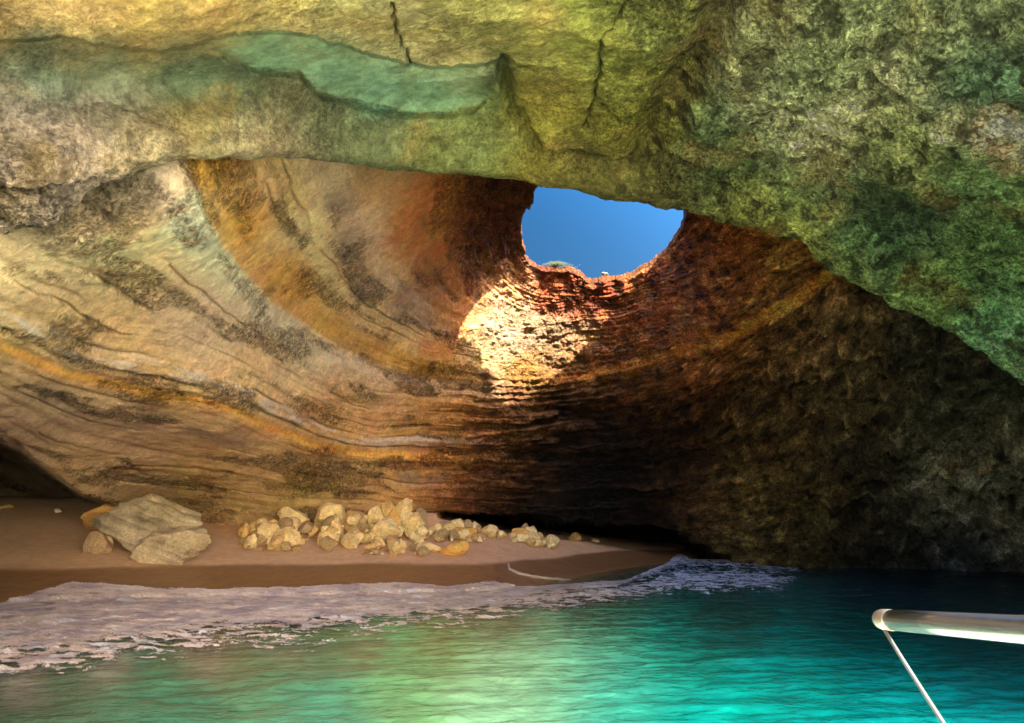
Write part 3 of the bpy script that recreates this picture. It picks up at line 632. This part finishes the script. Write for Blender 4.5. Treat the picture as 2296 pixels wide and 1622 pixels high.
def ground_hit(px, py):
    d = ray(px, py); t = np.arange(6, 60, .04)
    x, y, z = d[0]*t, d[1]*t, CAMH+d[2]*t; g_ = sand_z(x, y); k = int(np.argmax(z < g_)) if (z < g_).any() else len(t)-1
    return float(x[k]), float(y[k]), float(g_[k])
def tube(name, pts, radii, mat, seg=12, parent=None, cap=True):
    pts = [Vector(p) for p in pts]; vs = []; fs = []
    for i, p in enumerate(pts):
        d = (pts[min(i+1, len(pts)-1)]-pts[max(i-1, 0)]).normalized()
        a = d.orthogonal().normalized() if i == 0 else (a-d*a.dot(d)).normalized()
        bb = d.cross(a); r = radii[i] if hasattr(radii, '__len__') else radii
        for k in range(seg):
            t = 2*math.pi*k/seg; vs.append(p+(a*math.cos(t)+bb*math.sin(t))*r)
    for i in range(len(pts)-1):
        for k in range(seg):
            k2 = (k+1) % seg; fs.append((i*seg+k, i*seg+k2, (i+1)*seg+k2, (i+1)*seg+k))
    if cap: fs.append(tuple(range(seg))[::-1]); fs.append(tuple((len(pts)-1)*seg+k for k in range(seg)))
    me = bpy.data.meshes.new(name); me.from_pydata([tuple(v) for v in vs], [], fs); me.update()
    for p in me.polygons: p.use_smooth = len(p.vertices) == 4
    me.materials.append(mat); o = bpy.data.objects.new(name, me); col.objects.link(o)
    if parent: o.parent = parent
    return o
pp = []
for i in range(len(sw)-1):
    for k in range(4):
        t = k/4; pp.append((sw[i][0]*(1-t)+sw[i+1][0]*t, sw[i][1]*(1-t)+sw[i+1][1]*t))
g = [ground_hit(*p) for p in pp]
m_f2, nt, b = newmat('swash_foam'); nb = N(nt, 'ShaderNodeTexNoise', Scale=12, Detail=4); cr = nt.nodes.new('ShaderNodeValToRGB')
cr.color_ramp.elements[0].color = (.30, .20, .14, 1); cr.color_ramp.elements[1].color = (.5, .38, .29, 1); nt.links.new(nb.outputs['Fac'], cr.inputs[0]); nt.links.new(cr.outputs[0], b.inputs['Base Color'])
so = tube('swash_foam', [(x, y, z+.035) for x, y, z in g], [.035+.02*math.sin(i*1.7)**2 for i in range(len(g))], m_f2, 8)
so['kind'] = 'stuff'; so['label'] = 'thin pale line of foam left curling on the wet sand'; so['category'] = 'foam'

# ================================================================== ROCKS
def rock_mesh(name, seed, sub, dims, facets=20, strat=0.0, rough=.07, colr=(200,170,120), cut=.5):
    r = np.random.default_rng(seed)
    import bmesh
    bm = bmesh.new(); bmesh.ops.create_icosphere(bm, subdivisions=sub, radius=1)
    V = np.array([v.co[:] for v in bm.verts]); Fc = [[v.index for v in f.verts] for f in bm.faces]; bm.free()
    for _ in range(facets):
        n = r.normal(size=3); n /= np.linalg.norm(n); h = r.uniform(cut, .95)
        dv = V@n; V = V-np.maximum(dv-h, 0)[:, None]*n*.98
    off = r.uniform(0, 50, 3)
    n0 = V/np.linalg.norm(V, axis=1)[:, None]
    D = .10*perlin(V*1.3+off)+rough*fbm(V*3.2+off, 4, 3, .6)
    if strat:
        q = V@np.array([.55, .15, 1.0]); D -= strat*ss(.2, .6, np.abs(perlin(np.stack([q*5+off[0], V[:, 0]*.4, V[:, 1]*.4], -1)))*2)*1.0
        D += strat*.7*perlin(np.stack([q*9, V[:, 0]*.8, V[:, 1]*.8], -1), 5)
    V = V+n0*D[:, None]
    d = np.array(dims)/2/np.abs(V).max(0); V = V*d
    me = bpy.data.meshes.new(name); me.from_pydata(V.tolist(), [], Fc); me.update()
    for p in me.polygons: p.use_smooth = strat > 0
    a = me.color_attributes.new('Col', 'FLOAT_COLOR', 'POINT')
    c = lin(colr)*(1+.35*fbm(V*2+off, 3, 9))[:, None]*(1-.45*np.clip(-D*9, 0, 1)*(strat > 0))[:, None]
    CC = np.ones((len(V), 4), np.float32); CC[:, :3] = np.clip(c, .01, .9); CC[:, 3] = .5; a.data.foreach_set('color', CC.reshape(-1))
    me.materials.append(M_rock)
    return me
ROCKN = 0
G2 = 'tan rocks of the rubble pile along the foot of the wall'; G3 = 'small rubble stones'
def rock(px, py, w, h, label, group=None, colr=(214,180,124), rot=None, sub=4, strat=0, dep=1.0, tilt=0, cat='rock', name='rock', lift=0, sink=.12, fwd=0, **kw):
    """px,py = middle of the foot of the rock in the photograph, w,h its size there"""
    global ROCKN
    pg = py
    if group in (G2, G3) and px < 1010 and py < 1212: pg = 1212-(1212-py)*.35
    x, y, z = ground_hit(px, pg); s = y/F*1.02; lift = lift+pg-py
    W_, H_ = w*s, h*s
    me = rock_mesh(name, 100+ROCKN*7, sub, (W_*1.02, W_*dep*.85, H_*1.25), strat=strat, colr=colr, **kw); ROCKN += 1
    o = bpy.data.objects.new(name, me); col.objects.link(o)
    yy = y+W_*dep*.3-fwd
    o.location = (x*yy/y, yy, max(z, float(sand_z(np.array(x*yy/y), np.array(yy)))-.0)*(1 if lift == 0 else 0)+(z if lift else 0)+H_*(.5-sink)+lift*s)
    o.rotation_euler = (0, tilt, random.uniform(-.25, .25) if rot is None else rot)
    tag(o, label, cat, group); return o
G1 = 'boulders in the left cluster on the sand'
gray = (186,170,140)
rock(330,1248,270,132,'largest pale grey boulder with curved bedding lines, left cluster on the sand',G1,gray,sub=6,strat=.05,name='boulder',cat='boulder',dep=.8,tilt=.12,rot=.1)
rock(382,1270,160,88,'grey boulder leaning against the front right of the largest boulder, lowest on the beach',G1,(190,170,138),sub=6,strat=.04,name='boulder',cat='boulder',dep=.7,tilt=.05,rot=-.15,sink=.12)
rock(245,1196,150,70,'flat orange tan slab behind the left side of the largest boulder',G1,(206,158,92),sub=5,strat=.03,name='boulder',cat='boulder',tilt=-.2)
rock(212,1245,60,44,'small brownish rock at the left foot of the largest boulder',G1,(170,140,108),sub=5,name='boulder',cat='boulder')
rock(232,1236,36,38,'small pale knob of rock wedged at the left foot of the largest boulder',G1,(212,190,150),sub=4,name='boulder',cat='boulder')
rock(428,1180,88,52,'dull brown boulder half buried behind the right of the largest boulder',G1,(150,116,80),sub=5,name='boulder',cat='boulder')
rock(520,1178,40,24,'low brown stone between the large boulder and the rubble, beneath the wall',None,(150,114,80))
rock(480,1166,46,20,'low brown stone beneath the wall, just right of the half buried boulder',None,(146,110,78))
G2 = 'tan rocks of the rubble pile along the foot of the wall'
named = [
 (545,1206,34,34,'small rounded rock at the far left end of the rubble'),
 (578,1200,40,44,'upright tan rock near the left end of the rubble'),
 (600,1222,50,40,'blocky tan rock in the left clump of the rubble'),
 (560,1228,56,16,'low flat stone at the front left edge of the rubble'),
 (640,1232,70,44,'wide light tan rock at the front of the left clump'),
 (655,1206,60,44,'smooth squarish tan block at the middle of the left clump'),
 (612,1192,50,30,'dark edged rock above the left clump'),
 (660,1176,80,34,'long tan rock at the back of the rubble against the wall'),
 (730,1180,84,46,'rough tan rock at the back, between the left clump and the peak'),
 (698,1204,30,28,'small round tan rock between the left clump and the middle clump'),
 (735,1226,52,30,'low tan rock at the front of the middle clump'),
 (752,1208,64,56,'tall light tan block in the middle clump'),
 (790,1188,44,40,'rough tan rock right of the middle clump, near the back'),
 (803,1206,34,34,'smooth egg shaped orange tan rock left of the peak'),
 (838,1192,44,52,'slanted tan slab on the left shoulder of the peak'),
 (868,1172,52,56,'thin upright shard leaning left at the top of the peak'),
 (902,1170,56,62,'thin upright shard leaning right at the top of the peak'),
 (884,1196,56,50,'orange tan rock below the two shards of the peak'),
 (860,1222,60,44,'light tan block at the foot of the peak'),
 (938,1212,62,48,'smooth rounded tan boulder right of the peak'),
 (975,1204,46,34,'flat topped tan rock beside the smooth rounded boulder'),
 (835,1238,54,18,'low stone at the front foot of the peak'),
 (890,1236,40,28,'small blocky tan rock in front of the peak'),
 (925,1196,46,44,'dull tan rock on the right shoulder of the peak'),
 (960,1244,54,26,'long pale stone at the front, right of the peak'),
 (940,1228,30,20,'small stone behind the long pale stone'),
 (1018,1248,70,36,'wide flat orange tan rock lying apart on the sand in front of the rubble'),
 (1035,1210,60,32,'sandy orange rock where the rubble thins out, right of the peak'),
 (1040,1194,44,26,'dull grey tan rock at the back of the right hand rubble'),
 (995,1188,50,26,'grey tan rock at the back, just right of the peak'),
 (1090,1200,44,24,'tan rock in the right hand line of rubble'),
 (1120,1206,40,26,'light tan rock in the right hand line of rubble, left of the paired blocks'),
 (1168,1212,48,30,'rounded tan block of the right hand rubble, left of the orange block'),
 (1188,1208,36,28,'squarish orange block near the right end of the rubble'),
 (1230,1224,36,22,'last light tan rock at the right end of the rubble'),
 (1200,1228,34,16,'low pale stone in front of the right end of the rubble'),
 (1288,1212,30,24,'lone tan rock on the sand right of the rubble, in front of the black hollow'),
 (1335,1216,16,8,'tiny stone on the sand, farthest right below the black hollow'),
 (15,1140,34,10,'flat pale stone on the sand at the left edge, before the dark hollow'),
 (130,1150,14,10,'tiny white stone on the sand before the dark hollow at the left')]
for i, (px, py, w, h, lb) in enumerate(named):
    shard = 'shard' in lb
    c = (224,192,134) if i % 3 else (208,166,104)
    if 'orange' in lb: c = (220,164,86)
    if 'grey' in lb or 'dull' in lb: c = (176,142,104)
    if 'light' in lb or 'pale' in lb or 'white' in lb: c = (230,196,140)
    if 'white' in lb: c = (240,236,220)
    rock(px, py, w*(.7 if shard else random.uniform(.85, 1.25)), h*random.uniform(.8, 1.15), lb, G2 if 530 < px < 1260 else None, c, sub=4,
         tilt=(.6 if 'leaning right' in lb else -.35 if 'leaning left' in lb else random.uniform(-.25, .25)), dep=.9, facets=15, cut=.42, sink=random.uniform(.08, .34))
# small rubble between them
zones = [(545,690,1186,1236,38,'small tan rubble stone in the left clump'),(690,810,1178,1232,34,'small tan rubble stone in the middle clump'),
         (812,960,1165,1246,74,'small tan rubble stone around the peak of the pile'),(960,1100,1185,1216,36,'small tan rubble stone scattered just right of the peak'),(1100,1250,1198,1228,36,'small tan rubble stone in the thin right hand line of rubble')]
for x0, x1, y0, y1, n, lb in zones:
    for k in range(n):
        px = random.uniform(x0, x1); py = random.uniform(y0, y1)
        if lb.endswith('line of rubble'): py = 1197+(px-1100)*.17+random.uniform(-3, 10)
        w = 6+32*random.random()**2.4
        rock(px, py, w, w*random.uniform(.55, .9), lb, 'small rubble stones', random.choice([(220,188,132),(196,160,108),(232,204,150),(168,138,100)]), sub=4, tilt=random.uniform(-.5, .5), facets=14, cut=.5, fwd=.45)

# ================================================================== things on the rim of the hole
def rim_at(px, py, dY=0): return at(np.array(px), np.array(py), float(np.exp(fY(np.array([float(px)]), np.array([float(py)]))[0]))+dY)
m_lf, nt, b = newmat('shrub_leaves'); nb = N(nt, 'ShaderNodeTexNoise', Scale=6, Detail=3); cr = nt.nodes.new('ShaderNodeValToRGB')
cr.color_ramp.elements[0].color = (.018, .026, .006, 1); cr.color_ramp.elements[1].color = (.05, .055, .014, 1); nt.links.new(nb.outputs['Fac'], cr.inputs[0]); nt.links.new(cr.outputs[0], b.inputs['Base Color']); b.inputs['Roughness'].default_value = .8
def rim_top(px):
    q = H[:, 4]; x_, y_, k_ = proj(q); j = int(np.argmin(np.abs(x_-px)+1e3*(q[:, 1] < 24))); return H[j, 3]
c0 = rim_top(1246); vs = []; fs = []
for k in range(2600):
    a = random.uniform(0, 2*math.pi); r_ = abs(random.gauss(0, .3)); hh = max(0, .26*(1-(r_/.62)**2))*random.uniform(.3, 1)
    p = Vector((c0[0]+math.cos(a)*r_*1.2, c0[1]+math.sin(a)*r_, c0[2]-.08+hh))
    d1 = Vector((random.gauss(0, 1), random.gauss(0, 1), random.gauss(.4, 1))).normalized()*random.uniform(.02, .045); d2 = d1.orthogonal().normalized()*.015
    i = len(vs); vs += [p-d2, p+d1, p+d2]; fs.append((i, i+1, i+2))
me = bpy.data.meshes.new('shrub'); me.from_pydata([tuple(v) for v in vs], [], fs); me.materials.append(m_lf)
root = bpy.data.objects.new('shrub', None); root.location = tuple(c0); col.objects.link(root); tag(root, 'small green shrub growing on the lower left rim of the hole in the roof', 'shrub')
o = bpy.data.objects.new('foliage', me); col.objects.link(o); o.parent = root; o.matrix_parent_inverse = __import__('mathutils').Matrix.Translation(-Vector(c0))
m_br, nt, b = newmat('shrub_bark'); b.inputs['Base Color'].default_value = (.12, .08, .05, 1)
st = tube('stem', [(c0[0], c0[1], c0[2]-.25), (c0[0]+.05, c0[1], c0[2]), (c0[0]+.12, c0[1]+.02, c0[2]+.1)], [.03, .02, .008], m_br, 6)
st.parent = root; st.matrix_parent_inverse = o.matrix_parent_inverse
c1 = rim_top(1357)+np.array([0, 0, .06])
me = rock_mesh('stone', 9991, 3, (.3, .3, .13), colr=(200,196,186), facets=10)
o = bpy.data.objects.new('stone', me); o.location = tuple(c1); col.objects.link(o); tag(o, 'small white stone on the lowest point of the rim of the hole in the roof', 'stone')

# ================================================================== boat rail
m_st, nt, b = newmat('polished_steel'); b.inputs['Metallic'].default_value = .85; b.inputs['Base Color'].default_value = (.30, .31, .34, 1)
nb = N(nt, 'ShaderNodeTexNoise', Scale=30, Detail=5); mr = nt.nodes.new('ShaderNodeMapRange'); mr.inputs[3].default_value = .12; mr.inputs[4].default_value = .3; nt.links.new(nb.outputs['Fac'], mr.inputs[0]); nt.links.new(mr.outputs[0], b.inputs['Roughness'])
m_ac, nt, b = newmat('tarnished_fitting'); b.inputs['Metallic'].default_value = .9; b.inputs['Roughness'].default_value = .35
nb = N(nt, 'ShaderNodeTexNoise', Scale=25, Detail=4); cr = nt.nodes.new('ShaderNodeValToRGB'); cr.color_ramp.elements[0].color = (.35, .22, .12, 1); cr.color_ramp.elements[1].color = (.85, .85, .85, 1)
nt.links.new(nb.outputs['Fac'], cr.inputs[0]); nt.links.new(cr.outputs[0], b.inputs['Base Color'])
m_cb, nt, b = newmat('steel_cable'); b.inputs['Metallic'].default_value = .4; b.inputs['Roughness'].default_value = .4
wv = N(nt, 'ShaderNodeTexWave', Scale=60, Distortion=1); cr = nt.nodes.new('ShaderNodeValToRGB'); cr.color_ramp.elements[0].color = (.12, .12, .13, 1); cr.color_ramp.elements[1].color = (.3, .3, .32, 1)
nt.links.new(wv.outputs['Fac'], cr.inputs[0]); nt.links.new(cr.outputs[0], b.inputs['Base Color'])
tip = at(np.array(1974), np.array(1389), 1.85); far = at(np.array(2620), np.array(1436), 1.0)
tip, far = Vector(tip), Vector(far); dr = (far-tip).normalized()
rr_ = .0245
root = bpy.data.objects.new('boat_rail', None); root.location = far; col.objects.link(root)
tag(root, 'shiny steel boat rail with rounded tip and thin cable, jutting over the turquoise water', 'boat rail')
inv = __import__('mathutils').Matrix.Translation(-far)
def par(o): o.parent = root; o.matrix_parent_inverse = inv; return o
par(tube('tube', [tip+dr*.06, tip+dr*.3, far, far+dr*.5], rr_, m_st, 32))
par(tube('end_cap', [tip-dr*.008, tip-dr*.004, tip+dr*.006, tip+dr*.02, tip+dr*.058, tip+dr*.064], [rr_*.5, rr_*.78, rr_*.94, rr_*1.02, rr_*1.04, rr_*1.0], m_ac, 32))
side = Vector((0, 0, 1)).cross(dr).normalized(); upv = dr.cross(side).normalized()
if side.y > 0: side = -side
c = tip+dr*.055+side*rr_*1.0
par(tube('cable_clamp', [c-dr*.028, c-dr*.015, c+dr*.012, c+dr*.028], [.004, .0095, .0095, .004], m_st, 12))
ct = tip+dr*.012-Vector((0, 0, rr_*.9))
end = Vector(at(np.array(2140), np.array(1660), 1.45)); d2 = end-ct
par(tube('cable', [ct, ct+d2*.33+Vector((0, 0, -.002)), ct+d2*.66+Vector((0, 0, -.002)), end, ct+d2*1.9], .0045, m_cb, 10))

# ================================================================== light
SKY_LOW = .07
SUN_EL, SUN_AZ = 35.0, 33.0      # sun stands behind the camera, to the right
d = Vector((-math.sin(R(SUN_AZ))*math.cos(R(SUN_EL)), math.cos(R(SUN_AZ))*math.cos(R(SUN_EL)), -math.sin(R(SUN_EL))))
sl = bpy.data.lights.new('sun', 'SUN'); sl.energy = 3.0; sl.angle = R(.5); sl.color = (1, .93, .8)
so = bpy.data.objects.new('sun', sl); col.objects.link(so); so.rotation_euler = d.to_track_quat('-Z', 'Y').to_euler(); so.location = (10, -20, 30)
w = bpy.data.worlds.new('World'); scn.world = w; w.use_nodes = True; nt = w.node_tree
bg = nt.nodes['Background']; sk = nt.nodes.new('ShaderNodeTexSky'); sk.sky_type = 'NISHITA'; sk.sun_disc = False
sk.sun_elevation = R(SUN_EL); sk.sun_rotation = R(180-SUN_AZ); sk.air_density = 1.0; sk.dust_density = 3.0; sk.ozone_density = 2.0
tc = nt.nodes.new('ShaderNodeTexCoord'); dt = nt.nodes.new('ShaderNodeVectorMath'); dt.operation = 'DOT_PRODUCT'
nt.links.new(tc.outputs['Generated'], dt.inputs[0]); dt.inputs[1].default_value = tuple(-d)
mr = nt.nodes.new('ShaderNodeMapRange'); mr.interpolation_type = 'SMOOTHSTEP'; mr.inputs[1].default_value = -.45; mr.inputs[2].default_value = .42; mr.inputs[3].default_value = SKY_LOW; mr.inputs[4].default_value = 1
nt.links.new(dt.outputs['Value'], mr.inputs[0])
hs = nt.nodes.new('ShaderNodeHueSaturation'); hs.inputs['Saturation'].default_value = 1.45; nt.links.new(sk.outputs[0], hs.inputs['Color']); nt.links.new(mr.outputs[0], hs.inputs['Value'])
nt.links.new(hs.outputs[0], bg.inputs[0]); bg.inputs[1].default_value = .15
scn.view_settings.view_transform = 'Standard'; scn.view_settings.look = 'None'; scn.view_settings.gamma = 1
scn.view_settings.exposure = 3.6
scn.render.engine = 'CYCLES'
scn.cycles.use_denoising = True
try: scn.cycles.denoiser = 'OPENIMAGEDENOISE'
except Exception: pass
scn.cycles.max_bounces = 8; scn.cycles.diffuse_bounces = 6; scn.cycles.glossy_bounces = 3
scn.cycles.caustics_reflective = False; scn.cycles.caustics_refractive = False
scn.cycles.sample_clamp_indirect = 8
